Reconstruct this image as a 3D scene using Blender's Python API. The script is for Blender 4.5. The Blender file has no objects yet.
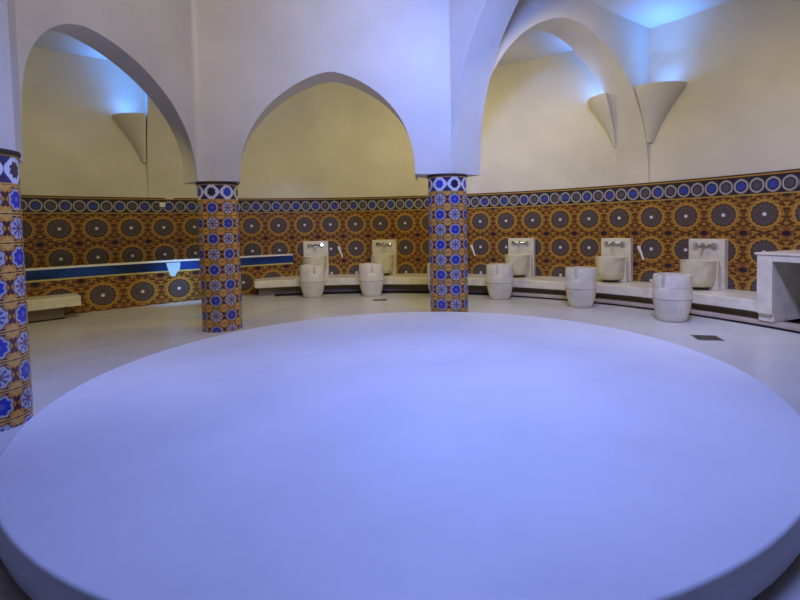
import bpy, bmesh, math, random
from math import sin, cos, pi, atan2, hypot, sqrt
from mathutils import Vector, Matrix
random.seed(4)
scn = bpy.context.scene
COL = scn.collection

# ------------------------------------------------------------------ dimensions (metres)
WC = (-1.6717, 3.7415)          # centre of the round outer wall
WR = 7.96744                    # its radius
TH0 = -0.7748                   # bearing of the first tile medallion
PT = 0.61815                    # medallion pitch along the wall
Z1 = 1.594                      # height of the upper medallion row
ZTILE = 2.249                   # top of the tiled dado
ZC = 5.10                       # springing of the corridor vault
PC = (-0.117, 4.293)            # centre of the round platform
PR = 2.870
PH = 0.208

def wp(th, off=0.0):
    return (WC[0] + (WR - off) * sin(th), WC[1] + (WR - off) * cos(th))

# ------------------------------------------------------------------ objects
def tag(o, label=None, cat=None, group=None, kind=None):
    if label: o['label'] = label
    if cat: o['category'] = cat
    if group: o['group'] = group
    if kind: o['kind'] = kind
    return o

def thing(name, label, cat, loc=(0, 0, 0), rz=0.0, group=None):
    o = bpy.data.objects.new(name, None)
    o.empty_display_size = 0.1
    COL.objects.link(o)
    o.location = loc
    o.rotation_euler = (0, 0, rz)
    return tag(o, label, cat, group)

def obj(name, mesh, mats, parent=None, smooth=None, bevel=None, segs=2):
    if isinstance(mesh, bmesh.types.BMesh):
        me = bpy.data.meshes.new(name)
        mesh.normal_update()
        mesh.to_mesh(me)
        mesh.free()
    else:
        me = mesh
    if not isinstance(mats, (list, tuple)): mats = [mats]
    for m in mats: me.materials.append(m)
    o = bpy.data.objects.new(name, me)
    COL.objects.link(o)
    if parent: o.parent = parent
    if bevel:
        b = o.modifiers.new('bevel', 'BEVEL')
        b.width = bevel; b.segments = segs; b.limit_method = 'ANGLE'; b.angle_limit = math.radians(35)
    if smooth is not None:
        for p in me.polygons: p.use_smooth = True
        me.set_sharp_from_angle(angle=math.radians(smooth))
    return o

def structure(name, mesh, mats, **k):
    return tag(obj(name, mesh, mats, **k), kind='structure')

def copy_tree(o, parent=None):
    c = o.copy()
    COL.objects.link(c)
    c.parent = parent
    for ch in list(o.children):
        copy_tree(ch, c)
    return c

# ------------------------------------------------------------------ mesh helpers
def add_box(bm, x0, x1, y0, y1, z0, z1):
    v = [bm.verts.new(p) for p in ((x0,y0,z0),(x1,y0,z0),(x1,y1,z0),(x0,y1,z0),(x0,y0,z1),(x1,y0,z1),(x1,y1,z1),(x0,y1,z1))]
    for f in ((3,2,1,0),(4,5,6,7),(0,1,5,4),(1,2,6,5),(2,3,7,6),(3,0,4,7)):
        bm.faces.new([v[i] for i in f])
    return bm

def add_lathe(bm, prof, n=48, cx=0, cy=0, a0=0.0, a1=2*pi, cap0=False, cap1=False):
    full = abs(a1 - a0 - 2*pi) < 1e-6
    m = n if full else n + 1
    rings = []
    for (r, z) in prof:
        rings.append([bm.verts.new((cx + r*cos(a0+(a1-a0)*i/n), cy + r*sin(a0+(a1-a0)*i/n), z)) for i in range(m)])
    for a, b in zip(rings, rings[1:]):
        for i in range(n):
            j = (i+1) % m
            bm.faces.new((a[i], a[j], b[j], b[i]))
    if cap0: bm.faces.new(list(reversed(rings[0])))
    if cap1: bm.faces.new(rings[-1])
    return bm

def add_prism(bm, pts, z0, z1):
    a = sum(pts[i][0]*pts[(i+1) % len(pts)][1] - pts[(i+1) % len(pts)][0]*pts[i][1] for i in range(len(pts)))
    if a < 0: pts = list(reversed(pts))
    lo = [bm.verts.new((x, y, z0)) for x, y in pts]
    hi = [bm.verts.new((x, y, z1)) for x, y in pts]
    n = len(pts)
    bm.faces.new(list(reversed(lo))); bm.faces.new(hi)
    for i in range(n):
        j = (i+1) % n
        bm.faces.new((lo[i], lo[j], hi[j], hi[i]))
    return bm

def add_tube(bm, pts, r, n=10):
    pts = [Vector(p) for p in pts]
    rings = []
    for i, p in enumerate(pts):
        d = (pts[min(i+1, len(pts)-1)] - pts[max(i-1, 0)]).normalized()
        up = Vector((0, 0, 1)) if abs(d.z) < 0.9 else Vector((1, 0, 0))
        u = d.cross(up).normalized(); w = u.cross(d)
        rr = r[i] if isinstance(r, (list, tuple)) else r
        rings.append([bm.verts.new(p + (u*cos(2*pi*k/n) + w*sin(2*pi*k/n))*rr) for k in range(n)])
    for a, b in zip(rings, rings[1:]):
        for k in range(n):
            bm.faces.new((a[k], a[(k+1) % n], b[(k+1) % n], b[k]))
    bm.faces.new(rings[0]); bm.faces.new(list(reversed(rings[-1])))
    bmesh.ops.recalc_face_normals(bm, faces=bm.faces[:])
    return bm

def hull2(pts):
    pts = sorted(set(pts))
    def half(ps):
        h = []
        for p in ps:
            while len(h) > 1 and (h[-1][0]-h[-2][0])*(p[1]-h[-2][1]) - (h[-1][1]-h[-2][1])*(p[0]-h[-2][0]) <= 0: h.pop()
            h.append(p)
        return h[:-1]
    return half(pts) + half(pts[::-1])

def sweep_arc(bm, section, ths, closed_ends=True):
    """sweep a closed (offset, z) section along the round wall"""
    rings = []
    for th in ths:
        rings.append([bm.verts.new((*wp(th, o(th) if callable(o) else o), z)) for o, z in section])
    n = len(section)
    for a, b in zip(rings, rings[1:]):
        for i in range(n):
            j = (i+1) % n
            bm.faces.new((a[i], a[j], b[j], b[i]))
    if closed_ends:
        bm.faces.new(list(reversed(rings[0]))); bm.faces.new(rings[-1])
    bmesh.ops.recalc_face_normals(bm, faces=bm.faces[:])
    return bm

def lin(a, b, n): return [a + (b-a)*i/n for i in range(n+1)]

# ------------------------------------------------------------------ shader node helper
class S:
    def __init__(s, g, sock): s.g, s.k = g, sock
    def _m(s, op, *o):
        n = s.g.nt.nodes.new('ShaderNodeMath'); n.operation = op
        for i, v in enumerate((s,) + o):
            if isinstance(v, S): s.g.nt.links.new(v.k, n.inputs[i])
            else: n.inputs[i].default_value = v
        return S(s.g, n.outputs[0])
    def __add__(s, o): return s._m('ADD', o)
    __radd__ = __add__
    def __sub__(s, o): return s._m('SUBTRACT', o)
    def __rsub__(s, o): return s._m('MULTIPLY', -1.0)._m('ADD', o)
    def __mul__(s, o): return s._m('MULTIPLY', o)
    __rmul__ = __mul__
    def __truediv__(s, o): return s._m('DIVIDE', o)
    def lt(s, o): return s._m('LESS_THAN', o)
    def gt(s, o): return s._m('GREATER_THAN', o)
    def fr(s): return s._m('FRACT')
    def fl(s): return s._m('FLOOR')
    def ab(s): return s._m('ABSOLUTE')
    def mn(s, o): return s._m('MINIMUM', o)
    def mx(s, o): return s._m('MAXIMUM', o)
    def cos(s): return s._m('COSINE')
    def sqrt(s): return s._m('SQRT')
    def mod(s, o): return s._m('FLOORED_MODULO', o)

class G:
    def __init__(g, name, rough=0.5, spec=0.5):
        g.mat = bpy.data.materials.new(name); g.mat.use_nodes = True
        g.nt = g.mat.node_tree; g.nt.nodes.clear()
        g.out = g.nt.nodes.new('ShaderNodeOutputMaterial')
        g.b = g.nt.nodes.new('ShaderNodeBsdfPrincipled')
        g.nt.links.new(g.b.outputs[0], g.out.inputs[0])
        g.b.inputs['Roughness'].default_value = rough
        g.b.inputs['Specular IOR Level'].default_value = spec
    def uv(g):
        n = g.nt.nodes.new('ShaderNodeUVMap'); n.uv_map = 'UVMap'
        x = g.nt.nodes.new('ShaderNodeSeparateXYZ'); g.nt.links.new(n.outputs[0], x.inputs[0])
        return S(g, x.outputs[0]), S(g, x.outputs[1])
    def atan2(g, a, b): return a._m('ARCTAN2', b)
    def rgb(g, c):
        n = g.nt.nodes.new('ShaderNodeRGB'); n.outputs[0].default_value = (*c, 1); return n.outputs[0]
    def mix(g, f, a, b):
        n = g.nt.nodes.new('ShaderNodeMix'); n.data_type = 'RGBA'
        for i, v in ((0, f), (6, a), (7, b)):
            if isinstance(v, S): g.nt.links.new(v.k, n.inputs[i])
            elif isinstance(v, tuple): n.inputs[i].default_value = (*v, 1)
            elif isinstance(v, (int, float)): n.inputs[i].default_value = v
            else: g.nt.links.new(v, n.inputs[i])
        return n.outputs[2]
    def noise(g, scale, detail=3, rough=0.5, stretch=None, uvs=False):
        t = g.nt.nodes.new('ShaderNodeTexCoord')
        n = g.nt.nodes.new('ShaderNodeTexNoise')
        n.inputs['Scale'].default_value = scale; n.inputs['Detail'].default_value = detail; n.inputs['Roughness'].default_value = rough
        src = t.outputs['UV' if uvs else 'Object']
        if stretch:
            m = g.nt.nodes.new('ShaderNodeMapping'); m.inputs['Scale'].default_value = stretch
            g.nt.links.new(src, m.inputs[0]); src = m.outputs[0]
        g.nt.links.new(src, n.inputs['Vector'])
        return S(g, n.outputs[0])
    def base(g, c): g.nt.links.new(c, g.b.inputs['Base Color'])
    def bump(g, h, strength=0.1, dist=0.02):
        n = g.nt.nodes.new('ShaderNodeBump'); n.inputs['Strength'].default_value = strength; n.inputs['Distance'].default_value = dist
        g.nt.links.new(h.k, n.inputs['Height']); g.nt.links.new(n.outputs[0], g.b.inputs['Normal'])

def step(x, a, w):      # soft step, 0 below a, 1 above a+w
    n = x.g.nt.nodes.new('ShaderNodeMapRange'); n.interpolation_type = 'SMOOTHSTEP'
    x.g.nt.links.new(x.k, n.inputs[0]); n.inputs[1].default_value = a; n.inputs[2].default_value = a + w
    return S(x.g, n.outputs[0])

def plain(name, c, rough=0.5, spec=0.5, var=0.06, scale=3.0, bump=0.0, metal=0.0, tint=None):
    g = G(name, rough, spec)
    n = g.noise(scale, 4, 0.55)
    lo = tuple(x*(1-var*1.6) for x in c); hi = tint or tuple(min(1, x*(1+var)) for x in c)
    g.base(g.mix(step(n, 0.25, 0.5), lo, hi))
    g.b.inputs['Metallic'].default_value = metal
    if bump: g.bump(g.noise(scale*6, 4, 0.6), bump, 0.02)
    return g.mat

PLASTER = plain('tadelakt_plaster', (0.66, 0.62, 0.54), 0.42, 0.35, 0.05, 1.1, 0.06)
VAULT = plain('vault_plaster', (0.70, 0.68, 0.64), 0.6, 0.25, 0.04, 1.0, 0.04)
FLOORM = plain('polished_floor', (0.56, 0.545, 0.52), 0.24, 0.45, 0.07, 0.7, 0.0)
PLATM = plain('platform_plaster', (0.72, 0.72, 0.74), 0.5, 0.35, 0.04, 1.2, 0.03)
PLATE = plain('platform_edge_plaster', (0.62, 0.61, 0.60), 0.5, 0.35, 0.04, 2.0, 0.03)
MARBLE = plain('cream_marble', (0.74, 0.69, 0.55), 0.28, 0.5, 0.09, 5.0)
BASINM = plain('warm_lit_marble', (0.68, 0.62, 0.42), 0.3, 0.5, 0.1, 6.0)  # marble with the yellow of the warm light put into its colour
PLINTH = plain('plinth_stone', (0.50, 0.42, 0.34), 0.4, 0.4, 0.08, 4)
SEAM = plain('dark_seam', (0.13, 0.11, 0.08), 0.6, 0.3)
DARK = plain('dark_rim_stone', (0.035, 0.022, 0.016), 0.5, 0.4)
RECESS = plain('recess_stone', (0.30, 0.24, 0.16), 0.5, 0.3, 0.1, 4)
CHROME = plain('chrome', (0.62, 0.63, 0.66), 0.14, 0.5, 0.03, 3, 0, 1.0)
WHITEP = plain('white_plastic', (0.85, 0.85, 0.85), 0.35, 0.5, 0.02)
STEEL = plain('drain_steel', (0.16, 0.15, 0.14), 0.35, 0.5, 0.05, 9, 0, 0.7)
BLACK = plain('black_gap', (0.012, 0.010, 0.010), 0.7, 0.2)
WATER = plain('pool_water', (0.05, 0.16, 0.30), 0.05, 0.6, 0.05, 2)
SPILL_GLINT = plain('spilling_water_glint', (0.50, 0.75, 1.0), 0.05, 0.9, 0.05, 9)  # pale blue puts the reflected lamp light into the water colour

# mosaic colours
def flower(g, a, b, spokes, r):
    """petal modulated radius"""
    return g.atan2(b, a)

def dado_material(name, border):
    g = G(name, 0.3, 0.45)
    u, v = g.uv()
    a = (u + 0.5).fr() - 0.5
    b = (v + 0.5).fr() - 0.5
    r = (a*a + b*b).sqrt()
    th = g.atan2(b, a)
    c16 = (th*16).cos(); c8 = (th*8).cos()
    a2 = u.fr() - 0.5; b2 = v.fr() - 0.5
    r2 = (a2*a2 + b2*b2).sqrt(); th2 = g.atan2(b2, a2)
    k8 = (th2*8).cos()
    # field: interlaced amber strips on red brown
    w1 = ((r*46).cos() + c16*0.8)
    w2 = ((r2*52).cos() + k8*0.7)
    w3 = ((b*62.83 + (a*12.566).cos()*2.2).cos())
    f = step(w1 + w2*0.8 + w3*1.3, -0.5, 1.6)
    col = g.mix(f, (0.110, 0.034, 0.010), (0.40, 0.20, 0.030))
    olive = step((a*25.13).cos()*(b*25.13).cos(), 0.35, 0.3)
    col = g.mix(olive*0.55, col, (0.30, 0.22, 0.035))
    spk = step(w2 - w1*0.7, 1.1, 0.4)
    col = g.mix(spk*0.7, col, (0.04, 0.018, 0.02))
    # corner stars
    rs = r2 + k8*0.022
    col = g.mix((1 - step(rs, 0.155, 0.03))*0.8, col, (0.26, 0.10, 0.03))
    col = g.mix(1 - step(rs + (b2.ab())*0.5, 0.10, 0.03), col, (0.018, 0.012, 0.022))
    # medallion
    ring = r + c16*0.012
    col = g.mix(1 - step(ring, 0.365, 0.02), col, (0.46, 0.25, 0.05))
    col = g.mix(1 - step(ring, 0.315, 0.02), col, (0.13, 0.045, 0.02))
    col = g.mix(1 - step(ring, 0.29, 0.02), col, (0.075, 0.058, 0.055))
    pet = step(c16 - (r*40).cos()*0.5, 0.15, 0.4)*(1 - step(r, 0.25, 0.02))
    col = g.mix(pet*0.7, col, (0.15, 0.12, 0.115))
    col = g.mix((1 - step(r, 0.10, 0.02)), col, (0.10, 0.07, 0.075))
    col = g.mix(1 - step(r + c8*0.006, 0.042, 0.012), col, (0.75, 0.72, 0.72))
    # tile joints
    ja = ((u*4).fr() - 0.5).ab(); jb = ((v*4).fr() - 0.5).ab()
    j = step(ja.mx(jb), 0.482, 0.012)
    col = g.mix(j*0.35, col, (0.05, 0.03, 0.02))
    # strips and ring border of the top, v measured in cells above the upper row
    def band(lo, hi, c, base):
        m = v.gt(lo)*v.lt(hi)
        return g.mix(m, base, c)
    if border == 'wall':
        y0, y1 = 0.545, 0.985
        p = u*(8/3.0)
        ax = (p).fr() - 0.5
        ay = (v - (y0+y1)/2)/0.44*1.06
        rb = (ax*ax + ay*ay).sqrt(); tb = g.atan2(ay, ax)
        q = rb + (tb*6).cos()*0.007
        odd = (p.fl()).mod(2.0)
        c = g.mix(1 - step(q, 0.455, 0.05), (0.022, 0.016, 0.035), (0.36, 0.34, 0.33))
        c = g.mix(1 - step(q, 0.335, 0.05), c, (0.03, 0.025, 0.045))
        dot = g.mix(odd, (0.035, 0.055, 0.36), (0.09, 0.07, 0.10))
        c = g.mix(1 - step(rb + (tb*8).cos()*0.03, 0.23, 0.06), c, dot)
        col = g.mix(v.gt(0.505), col, c)
        col = band(0.505, 0.545, (0.42, 0.26, 0.05), col)
        col = band(0.98, 1.02, (0.025, 0.015, 0.012), col)
        col = band(1.02, 1.052, (0.44, 0.24, 0.05), col)
        col = band(1.052, 1.5, (0.05, 0.025, 0.012), col)
    else:
        col = band(0.575, 0.625, (0.55, 0.48, 0.16), col)
        n = g.noise(1.3, 2, 0.5)
        blue = g.mix(step(n, 0.36, 0.3), (0.004, 0.016, 0.06), (0.010, 0.055, 0.30))
        col = g.mix(v.gt(0.625), col, blue)
    g.base(col)
    g.bump(1 - j, 0.15, 0.004)
    return g.mat

DADO = dado_material('mosaic_dado_tiles', 'wall')
POOLTILE = dado_material('pool_front_tiles', 'pool')

def column_material():
    g = G('mosaic_column_tiles', 0.22, 0.5)
    u, v = g.uv()
    a = u.fr() - 0.5; b = v.fr() - 0.5
    r = (a*a + b*b).sqrt(); th = g.atan2(b, a)
    odd = (u.fl() + v.fl()).mod(2.0)
    c8 = (th*8).cos(); c4 = (th*4).cos()
    # field
    f = step((a*18).cos() + (b*18).cos(), 0.1, 0.5)
    col = g.mix(f, (0.10, 0.028, 0.02), (0.50, 0.22, 0.045))
    # amber cross pieces where four tiles meet
    a2 = (u + 0.5).fr() - 0.5; b2 = (v + 0.5).fr() - 0.5
    d = a2.ab() + b2.ab()
    col = g.mix(1 - step(d, 0.26, 0.05), col, (0.60, 0.33, 0.07))
    col = g.mix(1 - step(d, 0.07, 0.03), col, (0.12, 0.03, 0.03))
    # horizontal bars between the rows
    bb = b.ab()
    col = g.mix(step(bb, 0.425, 0.02)*(1 - step(bb, 0.465, 0.02)), col, (0.62, 0.36, 0.08))
    col = g.mix(step(bb, 0.475, 0.015), col, (0.11, 0.025, 0.02))
    # eight pointed flower
    q = r + c8*0.030
    col = g.mix(1 - step(q, 0.385, 0.03), col, (0.10, 0.03, 0.05))
    inA = g.mix(1 - step(q, 0.27, 0.04), (0.42, 0.39, 0.36), (0.035, 0.045, 0.33))
    inA = g.mix(1 - step(r, 0.09, 0.03), inA, (0.12, 0.11, 0.38))
    qb = step(c8, -0.1, 0.5)*step(r, 0.08, 0.03)*(1 - step(r, 0.27, 0.03))
    inB = g.mix(qb, (0.42, 0.39, 0.36), (0.07, 0.06, 0.28))
    inB = g.mix(1 - step(r, 0.10, 0.02), inB, (0.20, 0.09, 0.10))
    c = g.mix(odd, inA, inB)
    col = g.mix(1 - step(q, 0.355, 0.03), col, c)
    g.base(col)
    return g.mat

def column_band_material():
    g = G('mosaic_column_band', 0.22, 0.5)
    u, v = g.uv()
    a = u.fr() - 0.5; b = (v - 0.5)*0.95
    r = (a*a + b*b).sqrt(); th = g.atan2(b, a)
    odd = u.fl().mod(2.0)
    q = r - (th*4).cos()*0.04
    col = g.mix(1 - step(q, 0.43, 0.04), (0.04, 0.03, 0.09), (0.62, 0.62, 0.66))
    dot = g.mix(odd, (0.04, 0.06, 0.40), (0.03, 0.02, 0.05))
    col = g.mix(1 - step(r + (th*8).cos()*0.03, 0.24, 0.04), col, dot)
    col = g.mix(v.lt(0.05), col, (0.55, 0.33, 0.07))
    col = g.mix(v.gt(0.93), col, (0.55, 0.33, 0.07))
    g.base(col)
    return g.mat
COLT = column_material()
COLB = column_band_material()

# ------------------------------------------------------------------ setting: floor, walls, ceilings
bm = bmesh.new()
add_lathe(bm, [(WR + 0.3, -0.25), (WR + 0.3, 0.0)], 96, WC[0], WC[1], cap0=True, cap1=True)
structure('floor', bm, FLOORM)

bm = bmesh.new()
N = 192
for i in range(N):
    t0, t1 = -pi + 2*pi*i/N, -pi + 2*pi*(i+1)/N
    q = [bm.verts.new((*wp(t, 0.0), z)) for t, z in ((t0, ZTILE - 0.02), (t1, ZTILE - 0.02), (t1, 7.2), (t0, 7.2))]
    bm.faces.new(q)
bmesh.ops.remove_doubles(bm, verts=bm.verts[:], dist=1e-5)
structure('wall_back', bm, PLASTER, smooth=30)

bm = bmesh.new()
uvl = bm.loops.layers.uv.new('UVMap')
zs = (0.0, ZTILE)
for i in range(N):
    t0, t1 = -pi + 2*pi*i/N, -pi + 2*pi*(i+1)/N
    for (za, zb, oa, ob) in ((0.0, ZTILE, 0.025, 0.025), (ZTILE, ZTILE, 0.025, -0.02)):
        co = ((t0, za, oa), (t1, za, oa), (t1, zb, ob), (t0, zb, ob))
        f = bm.faces.new([bm.verts.new((*wp(t, o), z)) for t, z, o in co])
        for l, (t, z, o) in zip(f.loops, co):
            l[uvl].uv = ((t - TH0)*WR/PT, (z - Z1)/0.60)
bmesh.ops.remove_doubles(bm, verts=bm.verts[:], dist=1e-5)
structure('trim_1', bm, DADO, smooth=30)

bm = bmesh.new()
add_lathe(bm, [(WR + 0.3, 7.2), (WR + 0.3, 7.4)], 96, WC[0], WC[1], cap0=True, cap1=True)
structure('ceiling', bm, VAULT)

# corridor vault, rising from the outer wall
bm = bmesh.new()
ths = lin(-1.75, 1.9, 80)
rows = []
for th in ths:
    rows.append([bm.verts.new((*wp(th, o), z)) for o, z in ((-0.05, ZC), (0.9, ZC + 0.16), (2.0, ZC + 0.42), (3.1, ZC + 0.80), (3.1, ZC + 0.95), (-0.05, ZC + 0.95))])
for p, q in zip(rows, rows[1:]):
    for i in range(6):
        j = (i+1) % 6
        bm.faces.new((p[i], p[j], q[j], q[i]))
bm.faces.new(rows[0]); bm.faces.new(list(reversed(rows[-1])))
bmesh.ops.recalc_face_normals(bm, faces=bm.faces[:])
structure('ceiling_corridor_vault', bm, VAULT, smooth=30)

def arch_h(x, ex=1.78, pl=0.46, pr=0.46):
    """0..1 across the span -> 0..1 rise, softly pointed"""
    d = abs(2*x - 1)
    k = min(1.0, max(0.0, (x - 0.35)/0.3))
    return max(0.0, 1 - d**ex)**(pl + (pr - pl)*k)

def arch_wall(name, fA, fB, rA, rB, spring, apex, top, n=64, apexx=0.5, ex=1.78, pl=0.46, pr=0.46):
    """wall panel over one arch, front and rear jamb points in plan"""
    bm = bmesh.new()
    xs = [0.5 - 0.5*cos(pi*i/n) for i in range(n+1)]
    xs = [0.5 + 0.5*math.copysign(abs(2*x-1)**0.85, 2*x-1) for x in xs]
    F, Rr, FT, RT = [], [], [], []
    for x in xs:
        xx = 0.5*x/apexx if x < apexx else 0.5 + 0.5*(x - apexx)/(1 - apexx)
        z = spring + (apex - spring)*arch_h(xx, ex, pl, pr)
        f = (fA[0] + (fB[0]-fA[0])*x, fA[1] + (fB[1]-fA[1])*x)
        r = (rA[0] + (rB[0]-rA[0])*x, rA[1] + (rB[1]-rA[1])*x)
        F.append(bm.verts.new((*f, z))); Rr.append(bm.verts.new((*r, z)))
        FT.append(bm.verts.new((*f, top))); RT.append(bm.verts.new((*r, top)))
    for i in range(n):
        j = i+1
        bm.faces.new((F[i], F[j], FT[j], FT[i]))
        bm.faces.new((Rr[j], Rr[i], RT[i], RT[j]))
        bm.faces.new((Rr[i], Rr[j], F[j], F[i]))
        bm.faces.new((FT[i], FT[j], RT[j], RT[i]))
    bm.faces.new((F[0], FT[0], RT[0], Rr[0])); bm.faces.new((F[n], Rr[n], RT[n], FT[n]))
    bmesh.ops.recalc_face_normals(bm, faces=bm.faces[:])
    return structure(name, bm, PLASTER, smooth=32)

TOP = 7.2
S1, S2, S3 = 2.165, 2.222, 2.29
# jamb points in plan
A12f, A12r = (-3.68, 4.41), (-4.05, 4.50)
B12f, B12r = (-3.245, 6.86), (-3.57, 7.17)
A23f, A23r = (-2.67, 6.97), (-2.85, 7.47)
B23f, B23r = (-0.10, 7.12), (-0.07, 7.62)
A34f, A34r = (0.45, 7.17), (0.91, 7.46)
B34f, B34r = (4.55, 4.32), (4.86, 4.74)
arch_wall('wall_inner_left', A12f, B12f, A12r, B12r, S2, 3.70, TOP, apexx=0.31, pl=0.29)
arch_wall('wall_inner_middle', A23f, B23f, A23r, B23r, S2, 3.80, TOP, apexx=0.53, ex=1.5, pl=0.46, pr=0.40)
arch_wall('wall_inner_right', A34f, B34f, A34r, B34r, S3, 5.90, TOP)
# radial arches to the outer wall
rn = (0.80, 7.47); rw = (4.275, 8.99)
rn2 = (0.57, 7.99); rw2 = (3.875, 9.455)
arch_wall('wall_radial_right', rn, rw, rn2, rw2, S3, 5.00, 6.3)
ln = (-3.31, 7.50); lw = (-5.485, 10.71)
ln2 = (-3.66, 7.26); lw2 = (-5.999, 10.412)
arch_wall('wall_radial_left', ln, lw, ln2, lw2, S2, 5.00, 6.3)
# solid springers above the columns and pilasters on the wall
bm = bmesh.new(); add_prism(bm, hull2([A12f, A12r, (-4.25, 3.35), (-3.35, 3.30), (-3.40, 4.0)]), S1, TOP)
structure('trim_2', bm, PLASTER)
K = (-3.231, 6.938)       # the inner corner, rounded off
bez = [tuple(B12f[i]*(1-q)**2 + 2*K[i]*q*(1-q) + A23f[i]*q*q for i in (0, 1)) for q in lin(0, 1, 12)]
bm = bmesh.new(); add_prism(bm, bez + [A23r, ln, ln2, B12r], S2, TOP)
structure('trim_3', bm, PLASTER, smooth=30)
bm = bmesh.new(); add_prism(bm, hull2([B23f, B23r, A34f, A34r, rn, rn2, (0.1, 7.85)]), S3, TOP)
structure('trim_4', bm, PLASTER)
bm = bmesh.new(); add_prism(bm, hull2([B34f, B34r, (5.35, 4.25), (5.0, 3.7)]), S3, TOP)
structure('trim_5', bm, PLASTER)
bm = bmesh.new(); add_prism(bm, [rw, (4.45, 9.06), (4.05, 9.60), rw2], ZTILE, 6.3)
structure('trim_6', bm, PLASTER)
bm = bmesh.new(); add_prism(bm, [lw, (-5.62, 10.86), (-6.12, 10.48), lw2], ZTILE, 6.3)
structure('trim_7', bm, PLASTER)

# corbels beside the pilasters: half cones with a flat top, tip low against the pilaster
def corbel(th_tip, th_end, ztop, ztip, out):
    """quarter cone between the pilaster side and the wall"""
    bm = bmesh.new()
    n = 14
    L = abs(th_end - th_tip)*WR
    sgn = 1 if th_end > th_tip else -1
    levels = [(0.0, 0.14), (0.05, 0.17), (0.35, 0.37), (0.7, 0.70), (0.93, 0.97), (1.0, 1.0)]
    rings = []
    for f, s in levels:
        z = ztip + (ztop - ztip)*f
        ring = [bm.verts.new((*wp(th_tip, -0.03), z))]
        for k in range(n+1):
            a = pi/2*k/n
            ring.append(bm.verts.new((*wp(th_tip + sgn*L*s*cos(a)/WR, out*s*sin(a) - 0.02*(k == 0)), z)))
        rings.append(ring)
    m = len(rings[0])
    for p, q in zip(rings, rings[1:]):
        for i in range(m):
            j = (i+1) % m
            bm.faces.new((p[i], p[j], q[j], q[i]))
    bm.faces.new(rings[0]); bm.faces.new(rings[-1])
    bmesh.ops.recalc_face_normals(bm, faces=bm.faces[:])
    return bm
CB = 'plaster wall corbels'
for th_tip, th_end, lab in ((0.846, 0.932, 'cone-shaped plaster corbel on the wall right of the right pilaster'),
                            (0.772, 0.700, 'cone-shaped plaster corbel left of the right pilaster, seen through the small arch'),
                            (-0.577, -0.651, 'cone-shaped plaster corbel on the wall seen through the left arch')):
    o = obj('wall_corbel', corbel(th_tip, th_end, 3.96, 3.0, 0.55), PLASTER, smooth=40)
    tag(o, lab, 'corbel', CB)

# ------------------------------------------------------------------ round platform
t = thing('round_platform', 'large round white plaster platform filling the middle of the room', 'platform', (PC[0], PC[1], 0))
bm = bmesh.new()
add_lathe(bm, [(PR - 0.02, 0.028), (PR - 0.004, 0.033), (PR, 0.045), (PR, PH - 0.016), (PR - 0.004, PH - 0.005), (PR - 0.016, PH)], 160, cap0=True, cap1=True)
obj('top_slab', bm, PLATM, t, smooth=60)
bm = bmesh.new()
add_lathe(bm, [(PR - 0.06, 0.0), (PR - 0.06, 0.04)], 128, cap0=True, cap1=True)
obj('base', bm, PLATE, t, smooth=40)

# ------------------------------------------------------------------ tiled columns
def column(x, y, h, r, rot, label):
    t = thing('tiled_column', label, 'column', (x, y, 0), 0, 'mosaic columns around the platform')
    hb = 0.235
    def cyl(z0, z1, v0, v1, inset=0.0):
        bm = bmesh.new(); uvl = bm.loops.layers.uv.new('UVMap'); n = 64
        for i in range(n):
            a0, a1 = 2*pi*i/n + rot, 2*pi*(i+1)/n + rot
            co = ((a0, z0, v0), (a1, z0, v0), (a1, z1, v1), (a0, z1, v1))
            f = bm.faces.new([bm.verts.new(((r-inset)*cos(a), (r-inset)*sin(a), z)) for a, z, v in co])
            for l, (a, z, v), k in zip(f.loops, co, (i, i+1, i+1, i)):
                l[uvl].uv = (8.0*k/n, v)
        bmesh.ops.remove_doubles(bm, verts=bm.verts[:], dist=1e-5)
        return bm
    hs = h - 0.035
    obj('shaft', cyl(0, hs - hb, 0.0 - (hs - hb)/0.228 + 20, 20.0), COLT, t, smooth=40)
    obj('flower_band', cyl(hs - hb, hs, 0.0, 1.0), COLB, t, smooth=40)
    bm = bmesh.new()
    add_lathe(bm, [(r - 0.05, hs - 0.005), (r + 0.012, hs), (r + 0.016, hs + 0.012), (r + 0.012, h), (r - 0.05, h)], 64)
    obj('cap_ring', bm, DARK, t, smooth=40)
    return t
column(-3.49, 3.70, S1, 0.28, 0.25 + pi/8, 'mosaic-tiled column at the far left, cut by the frame, blue-lit')
column(-3.10, 7.20, S2, 0.285, 0.10 + pi/8, 'mosaic-tiled column left of centre, amber-lit, between the two small arches')
column(0.39, 7.42, S3, 0.30, 0.33 + pi/8, 'mosaic-tiled column at centre behind the platform, bright blue and white')

# ------------------------------------------------------------------ marble bench along the wall
t = thing('marble_bench', 'long cream marble bench curving along the tiled back wall', 'bench', (*wp(0.42), 0))
def at_thing(bm, t):
    bmesh.ops.translate(bm, verts=bm.verts[:], vec=-Vector(t.location)); return bm
bo = 0.95
TA, TB = -0.302, 1.1445
ths = lin(TA, TB, 90)
obj('seat_slab', at_thing(sweep_arc(bmesh.new(), [(0.03, 0.36), (bo, 0.36), (bo, 0.20), (0.03, 0.20)], ths), t), MARBLE, t, bevel=0.012)
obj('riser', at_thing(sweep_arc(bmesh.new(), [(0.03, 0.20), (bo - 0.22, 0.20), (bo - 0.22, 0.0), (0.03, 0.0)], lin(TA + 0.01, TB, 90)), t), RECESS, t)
obj('plinth', at_thing(sweep_arc(bmesh.new(), [(bo - 0.22, 0.085), (bo - 0.02, 0.085), (bo - 0.02, 0.022), (bo - 0.22, 0.022)], lin(0.50, 1.36, 60)), t), PLINTH, t, bevel=0.006)
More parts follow.
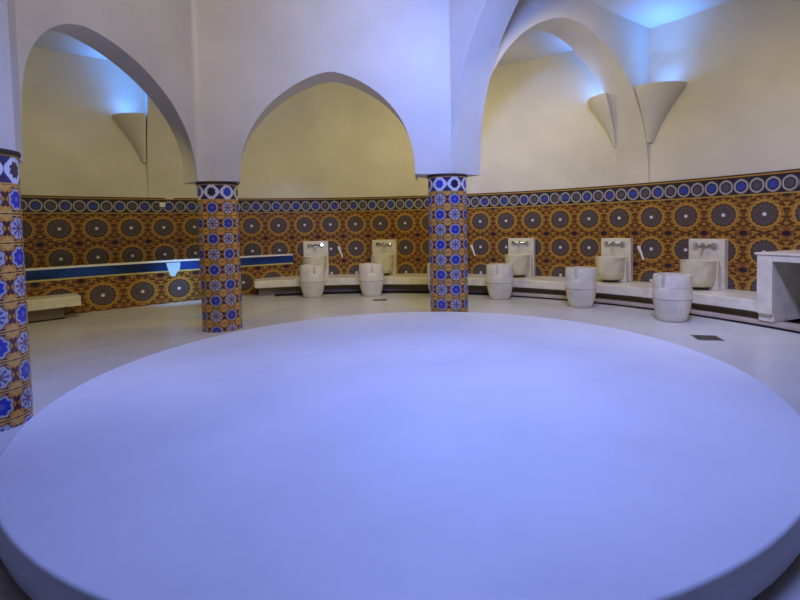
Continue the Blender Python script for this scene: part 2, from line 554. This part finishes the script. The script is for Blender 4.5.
obj('shadow_gap', at_thing(sweep_arc(bmesh.new(), [(bo - 0.2, 0.024), (bo + 0.0, 0.024), (bo + 0.0, 0.0), (bo - 0.2, 0.0)], lin(TA + 0.06, 1.36, 90)), t), BLACK, t)

# marble counter at the right end
t = thing('marble_counter', 'tall cream marble counter with open front at the right end of the bench', 'counter', (*wp(1.24), 0))
obj('countertop', at_thing(sweep_arc(bmesh.new(), [(0.03, 1.05), (1.015, 1.05), (1.015, 1.02), (0.03, 1.02)], lin(1.141, 1.42, 20)), t), MARBLE, t, bevel=0.008)
obj('apron', at_thing(sweep_arc(bmesh.new(), [(0.93, 1.02), (1.0, 1.02), (1.0, 0.935), (0.93, 0.935)], lin(1.174, 1.40, 20)), t), MARBLE, t)
obj('side_panel', at_thing(sweep_arc(bmesh.new(), [(0.03, 1.02), (1.0, 1.02), (1.0, 0.20), (0.95, 0.2), (0.95, 0.088), (0.03, 0.088)], lin(1.145, 1.174, 2)), t), MARBLE, t, bevel=0.008)
obj('side_panel', at_thing(sweep_arc(bmesh.new(), [(0.03, 1.02), (1.0, 1.02), (1.0, 0.20), (0.95, 0.2), (0.95, 0.088), (0.03, 0.088)], lin(1.385, 1.41, 2)), t), MARBLE, t, bevel=0.008)

# short bench at left, in front of the pool
t = thing('marble_bench', 'short cream marble bench standing against the pool front at left', 'bench', (*wp(-0.95, 1.3), 0))
ths = lin(-1.25, -0.765, 30)
obj('seat_slab', at_thing(sweep_arc(bmesh.new(), [(1.04, 0.40), (1.60, 0.40), (1.60, 0.22), (1.04, 0.22)], ths), t), MARBLE, t, bevel=0.012)
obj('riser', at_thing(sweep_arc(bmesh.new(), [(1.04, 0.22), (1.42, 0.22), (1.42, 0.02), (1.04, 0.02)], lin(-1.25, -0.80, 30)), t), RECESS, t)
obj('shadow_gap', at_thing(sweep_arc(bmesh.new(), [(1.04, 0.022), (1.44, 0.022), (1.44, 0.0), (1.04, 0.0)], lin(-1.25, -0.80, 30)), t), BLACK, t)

# ------------------------------------------------------------------ plunge pool
PK = [(-0.190, 0.03), (-0.25, 0.20), (-0.30, 0.33), (-0.36, 0.50), (-0.45, 0.70), (-0.55, 0.84), (-0.66, 0.92), (-0.80, 0.98), (-1.0, 1.0), (-1.4, 1.0)]
def poff(th):
    if th >= PK[0][0]: return PK[0][1]
    for (a, oa), (b, ob) in zip(PK, PK[1:]):
        if th >= b:
            f = (a - th)/(a - b); return oa + (ob - oa)*f
    return PK[-1][1]
t = thing('plunge_pool', 'raised curved pool with patterned tile front and dark blue band at left', 'pool', (*wp(-0.7), 0))
ths = lin(-1.4, -0.192, 72)
pts = [Vector((*wp(th, poff(th)), 0)) for th in ths]
arc = [0.0]
for p, q in zip(pts, pts[1:]): arc.append(arc[-1] + (q - p).length)
# bring a medallion centre to bearing -0.59 (pool front)
iref = min(range(len(ths)), key=lambda i: abs(ths[i] + 0.585))
bm = bmesh.new(); uvl = bm.loops.layers.uv.new('UVMap')
PTOP = 0.86
for i in range(len(ths) - 1):
    co = ((i, 0.0), (i+1, 0.0), (i+1, PTOP), (i, PTOP))
    f = bm.faces.new([bm.verts.new((pts[k].x, pts[k].y, z)) for k, z in co])
    for l, (k, z) in zip(f.loops, co):
        l[uvl].uv = ((arc[k] - arc[iref])/0.675 + 0.31, (z - 0.295)/0.62)
bmesh.ops.remove_doubles(bm, verts=bm.verts[:], dist=1e-5)
obj('tiled_front', at_thing(bm, t), POOLTILE, t, smooth=30)
obj('rim', at_thing(sweep_arc(bmesh.new(), [(lambda th: poff(th) + 0.012, 0.893), (lambda th: poff(th) + 0.012, 0.862), (lambda th: max(poff(th) - 0.2, 0.03), 0.862), (lambda th: max(poff(th) - 0.2, 0.03), 0.893)], ths), t), WHITEP, t)
obj('water', at_thing(sweep_arc(bmesh.new(), [(lambda th: max(poff(th) - 0.1, 0.028), 0.74), (0.026, 0.74), (0.026, 0.72), (lambda th: max(poff(th) - 0.1, 0.028), 0.72)], ths), t), WATER, t)

# ------------------------------------------------------------------ marble buckets
def bucket_parts(t):
    n = 72
    H = 0.72
    prof = [(0.0, 0.0), (0.195, 0.0), (0.208, 0.012), (0.235, 0.09), (0.265, 0.20), (0.284, 0.31), (0.290, 0.345)]
    bm = bmesh.new(); add_lathe(bm, prof[1:], n, cap0=True)
    obj('lower_bowl', bm, MARBLE, t, smooth=40)
    bm = bmesh.new(); add_lathe(bm, [(0.287, 0.343), (0.287, 0.353)], n)
    obj('seam', bm, SEAM, t)
    # upper ring with a slot cut through its rim
    gap = 0.105
    slot_z = 0.53
    bm = bmesh.new()
    def rr(z): return 0.292 - 0.012*((z - 0.40)/0.32)**2 if z > 0.40 else 0.292
    def ring_section(z0, z1, k=6):
        out = [(rr(z0 + (z1-z0)*i/k), z0 + (z1-z0)*i/k) for i in range(k+1)]
        out[-1] = (out[-1][0] - 0.006, z1)
        return out + [(out[-1][0] - 0.055, z1), (rr(z0) - 0.07, z0)]
    sec = ring_section(0.352, slot_z)
    add_lathe(bm, sec + [sec[0]], n)
    sec = ring_section(slot_z, H)
    a0, a1 = gap, 2*pi - gap
    add_lathe(bm, sec + [sec[0]], n, a0=a0, a1=a1)
    for a in (a0, a1):
        bm.faces.new([bm.verts.new((r*cos(a), r*sin(a), z)) for r, z in sec])
    add_lathe(bm, [(0.225, 0.353), (0.001, 0.353)], n)
    bmesh.ops.remove_doubles(bm, verts=bm.verts[:], dist=1e-5)
    bmesh.ops.recalc_face_normals(bm, faces=bm.faces[:])
    obj('upper_ring', bm, MARBLE, t, smooth=40)
BK = [(-2.414, 10.196, 'cream marble barrel tub with rim slot, leftmost, before the leftmost wall fountain'),
      (-1.14, 10.215, 'cream marble barrel tub with rim slot, second from the left end of the bench'),
      (0.335, 9.94, 'cream marble barrel tub mostly hidden behind the centre column'),
      (1.515, 9.426, 'cream marble barrel tub with rim slot, first right of the centre column'),
      (2.782, 8.355, 'white marble barrel tub with rim slot, second from the right end'),
      (3.706, 7.035, 'large white marble barrel tub nearest the floor drain at right')]
first = None
for x, y, lab in BK:
    x, y = x*1.018, y*1.018
    rz = atan2(PC[1] - y, PC[0] - x)
    if first is None:
        o = thing('marble_tub', lab, 'tub', (x, y, 0), rz, 'marble tubs before the bench'); bucket_parts(o); o.scale = (0.94, 0.94, 0.98); first = o
    else:
        o = copy_tree(first); o.location = (x, y, 0); o.rotation_euler.z = rz; o['label'] = lab

# ------------------------------------------------------------------ wall fountains on the bench
ZB = 0.361
def fountain_parts(t):
    # local +Y points into the room, x along the wall (seen from the room, +x is left)
    bm = bmesh.new(); add_box(bm, -0.295, 0.295, 0.035, 0.17, 0, 0.835)
    obj('backsplash', bm, MARBLE, t, bevel=0.012)
    bm = bmesh.new(); add_box(bm, -0.29, 0.29, 0.30, 0.385, 0, 0.485)
    add_box(bm, -0.25, 0.25, 0.17, 0.30, 0.0, 0.40)
    obj('basin_block', bm, MARBLE, t, bevel=0.008)
    # D-shaped hollow bowl, rounded towards its foot
    bm = bmesh.new()
    outer = [(0.14, 0.045), (0.20, 0.065), (0.235, 0.11), (0.252, 0.20), (0.262, 0.34), (0.268, 0.485)]
    inner = [(0.228, 0.485), (0.218, 0.30), (0.17, 0.17), (0.0001, 0.15)]
    n = 32
    prev = None
    for r, z in outer + inner:
        ring = [bm.verts.new((r*1.04*cos(pi*i/n), 0.385 + (r*1.3 if r > 0.001 else 0.0)*sin(pi*i/n), z)) for i in range(n+1)]
        if prev:
            for i in range(n): bm.faces.new((prev[i], prev[i+1], ring[i+1], ring[i]))
        else:
            bm.faces.new(list(reversed(ring)))
        prev = ring
    bmesh.ops.recalc_face_normals(bm, faces=bm.faces[:])
    obj('basin_bowl', bm, BASINM, t, smooth=50)
    bm = bmesh.new()
    add_lathe(bm, [(0.15, 0.0), (0.13, 0.05)], 24, 0, 0.385, 0, pi, cap0=True, cap1=True)
    obj('foot', bm, SEAM, t)
    # mixer tap: two round handles and a spout
    tp = bmesh.new()
    add_tube(tp, [(-0.15, 0.20, 0.735), (0.15, 0.20, 0.735)], 0.021, 10)
    add_tube(tp, [(-0.09, 0.165, 0.735), (-0.09, 0.205, 0.735)], 0.026, 12)
    add_tube(tp, [(0.09, 0.165, 0.735), (0.09, 0.205, 0.735)], 0.026, 12)
    tap = obj('mixer_tap', tp, CHROME, t, smooth=40)
    for s in (-1, 1):
        hb = bmesh.new()
        add_tube(hb, [(s*0.15, 0.185, 0.735), (s*0.15, 0.215, 0.737), (s*0.155, 0.25, 0.745)], [0.036, 0.044, 0.032], 12)
        obj('handle', hb, CHROME, tap, smooth=40)
    sp = bmesh.new()
    add_tube(sp, [(0, 0.20, 0.735), (0, 0.25, 0.755), (0, 0.30, 0.75), (0, 0.33, 0.725), (0, 0.335, 0.70)], 0.022, 10)
    obj('spout', sp, CHROME, tap, smooth=40)
FT = [(-0.1214, 'marble wall fountain with basin and tap, leftmost, nearest the pool'),
      (0.0921, 'marble wall fountain with basin and tap, second from the pool'),
      (0.3095, 'marble wall fountain with basin hidden behind the centre column'),
      (0.5150, 'marble wall fountain with basin, first right of the centre column'),
      (0.7750, 'marble wall fountain with basin, under the right pilaster'),
      (0.9840, 'marble wall fountain with chrome tap, beside the tall marble counter')]
first = None
for th, lab in FT:
    rz = pi - th
    loc = (*wp(th, 0.0), ZB)
    if first is None:
        o = thing('wall_fountain', lab, 'fountain', loc, rz, 'wall fountains on the bench'); fountain_parts(o); first = o
    else:
        o = copy_tree(first); o.location = loc; o.rotation_euler.z = rz; o['label'] = lab

# hand showers hung on the tiles beside some fountains
def shower_parts(t):
    bm = bmesh.new(); add_tube(bm, [(0, 0.026, 0.0), (0, 0.06, 0.0)], 0.022, 12)
    obj('holder', bm, CHROME, t, smooth=40)
    bm = bmesh.new(); add_tube(bm, [(0.05, 0.085, 0.13), (0.035, 0.08, 0.07), (0.0, 0.075, -0.02), (-0.035, 0.072, -0.14)], [0.034, 0.030, 0.02, 0.017], 12)
    obj('handset', bm, WHITEP, t, smooth=40)
first = None
for th, lab in ((0.369, 'white hand shower on the tiles just right of the centre column'),
                (-0.046, 'small hand shower on the tiles right of the leftmost fountain'),
                (0.834, 'small hand shower on the tiles under the right pilaster')):
    if first is None:
        o = thing('hand_shower', lab, 'shower', (*wp(th), 0.92), pi - th, 'hand showers on the tiled wall'); shower_parts(o); first = o
    else:
        o = copy_tree(first); o.location = (*wp(th), 0.92); o.rotation_euler.z = pi - th; o['label'] = lab

# ------------------------------------------------------------------ floor drains
def drain_parts(t, w, d):
    bm = bmesh.new(); add_box(bm, -w/2, w/2, -d/2, d/2, 0.0, 0.004)
    obj('frame', bm, STEEL, t)
    bm = bmesh.new()
    for i in range(7):
        x = -w/2 + w*(i + 1)/8
        add_box(bm, x - 0.006, x + 0.006, -d*0.38, d*0.38, 0.004, 0.006)
    obj('grate', bm, BLACK, t)
o = thing('floor_drain', 'rectangular metal drain grate in the floor near the right tub', 'drain', (3.63, 6.03, 0), -0.2); drain_parts(o, 0.30, 0.28)
o = thing('floor_drain', 'small dark drain grate in the floor before the second tub', 'drain', (-0.92, 9.73, 0), 0.0); drain_parts(o, 0.28, 0.2)

# water over the pool rim and a wet patch, blue reflections painted in
bm = bmesh.new()
rows = []
for z, t0, t1 in ((0.845, -0.545, -0.508), (0.78, -0.543, -0.508), (0.70, -0.540, -0.510), (0.63, -0.537, -0.518), (0.56, -0.534, -0.522)):
    rows.append([bm.verts.new((*wp(q, poff(q) + 0.008), z)) for q in lin(t0, t1, 4)])
for p, q in zip(rows, rows[1:]):
    for i in range(4): bm.faces.new((q[i], q[i+1], p[i+1], p[i]))
bmesh.ops.recalc_face_normals(bm, faces=bm.faces[:])
o = obj('water_spill_glint', bm, SPILL_GLINT, smooth=40)
tag(o, 'streak of water on the pool tiles below the rim, blue lamp reflection painted in', 'water')
bm = bmesh.new()
pud = [bm.verts.new((-4.03 + 0.13*cos(a)*(1 + 0.12*sin(3*a)), 8.31 + 0.17*sin(a), 0.004)) for a in [2*pi*i/28 for i in range(28)]]
bm.faces.new(pud)
o = obj('puddle', bm, SPILL_GLINT)
tag(o, 'small puddle with painted blue reflection on the floor left of the amber column', 'puddle')
# small white plate standing in for a lamp reflection on the tile border
t = thing('reflection_plate', 'small white square plate standing in for a lamp glint on the blue tile border at left', 'plate', (*wp(-0.543, 0.026), 2.10), pi + 0.543)
bm = bmesh.new(); add_box(bm, -0.055, 0.055, 0.0, 0.02, -0.05, 0.05)
obj('glint_plate', bm, WHITEP, t, bevel=0.006)

# ------------------------------------------------------------------ lights
def area(name, loc, tgt, size, power, col, shape='DISK', spread=pi):
    l = bpy.data.lights.new(name, 'AREA'); l.shape = shape; l.size = size
    l.energy = power; l.color = col; l.spread = spread
    o = bpy.data.objects.new(name, l); COL.objects.link(o); o.location = loc
    d = Vector(tgt) - Vector(loc); o.rotation_euler = d.to_track_quat('-Z', 'Y').to_euler()
    return o
BLUE = (0.235, 0.335, 1.0)
area('overhead_light', (0.7, 3.6, 6.95), (0.3, 3.8, 0), 3.0, 148, BLUE, spread=1.5)
area('overhead_light', (1.2, 1.6, 5.4), (0.6, 7.0, 3.9), 1.0, 62, (0.20, 0.32, 1.0), spread=1.1)
area('overhead_light', (1.5, 2.5, 6.6), (4.6, 7.0, 0), 0.8, 40, (0.46, 0.50, 1.0), spread=0.9)  # added light without a fixture, brightens the right floor and tubs
area('overhead_light', (-0.8, 2.2, 6.6), (-3.4, 3.8, 1.2), 0.5, 12, BLUE, spread=0.6)
area('overhead_light', (-0.3, 1.8, 6.6), (-2.6, 7.0, 3.4), 1.5, 36, (0.98, 0.86, 0.74), spread=1.6)  # added neutral fill for the left spandrels, no lamp there
WARM = (1.0, 0.83, 0.30)
# warm lamps behind the arcade, lighting the outer wall
for (x, y, z), (tx, ty, tz), p in (((-1.3, 7.75, 4.3), (-1.2, 11.7, 0.6), 54),
                                   ((2.2, 6.9, 4.6), (4.6, 9.2, 0.4), 28),
                                   ((5.0, 5.2, 4.2), (6.3, 6.2, 0.4), 16),
                                   ((-4.2, 6.0, 4.3), (-8.0, 8.0, 0.6), 40),
                                   ((1.3, 8.6, 4.4), (2.0, 11.0, 0.6), 20)):
    area('corridor_light', (x, y, z), (tx, ty, tz), 0.6, p, WARM)
area('corridor_light', (-3.9, 8.4, 4.2), (-5.05, 10.0, 0.7), 0.2, 5.5, (0.25, 0.5, 1.0), spread=0.42)  # added blue spot with no real source, brightens pool band, spill and puddle
# blue lamps lying on the corbels, shining up
LED = (0.07, 0.29, 1.0)
for th, off in ((0.895, 0.30), (0.725, 0.30), (-0.62, 0.30), (-0.46, 0.30)):
    area('corbel_lamp', (*wp(th, off), 3.965), (*wp(th, off), 6.0), 0.5, 4.5, LED)
    area('corbel_lamp', (*wp(th, off), 3.965), (*wp(th, off), 6.0), 0.5, 9, LED, spread=1.5)

w = bpy.data.worlds.new('world'); scn.world = w; w.use_nodes = True
w.node_tree.nodes['Background'].inputs[0].default_value = (0.5, 0.52, 0.6, 1)
w.node_tree.nodes['Background'].inputs[1].default_value = 0.05

# ------------------------------------------------------------------ camera
F_PX, PITCH, ROLL, U0, V0 = 473.1, 0.0455, -0.0195, 423.41, 247.73
cam = bpy.data.cameras.new('camera'); cam.sensor_width = 36.0; cam.lens = F_PX/800*36.0
cam.shift_x = (400 - U0)/800.0
cam.shift_y = (V0 - 300)/800.0
cam.clip_start = 0.05
co = bpy.data.objects.new('camera', cam); COL.objects.link(co)
fw = Vector((0, cos(PITCH), -sin(PITCH))); up = Vector((0, sin(PITCH), cos(PITCH))); rt = Vector((1, 0, 0))
c, s = cos(ROLL), sin(ROLL)
r2 = rt*c + up*s
u2 = up*c - rt*s
M = Matrix((r2, u2, -fw)).transposed().to_4x4()
M.translation = (0, 0, 1.508)
co.matrix_world = M
scn.camera = co
scn.view_settings.view_transform = 'Standard'
scn.view_settings.look = 'None'
scn.view_settings.exposure = 0.0
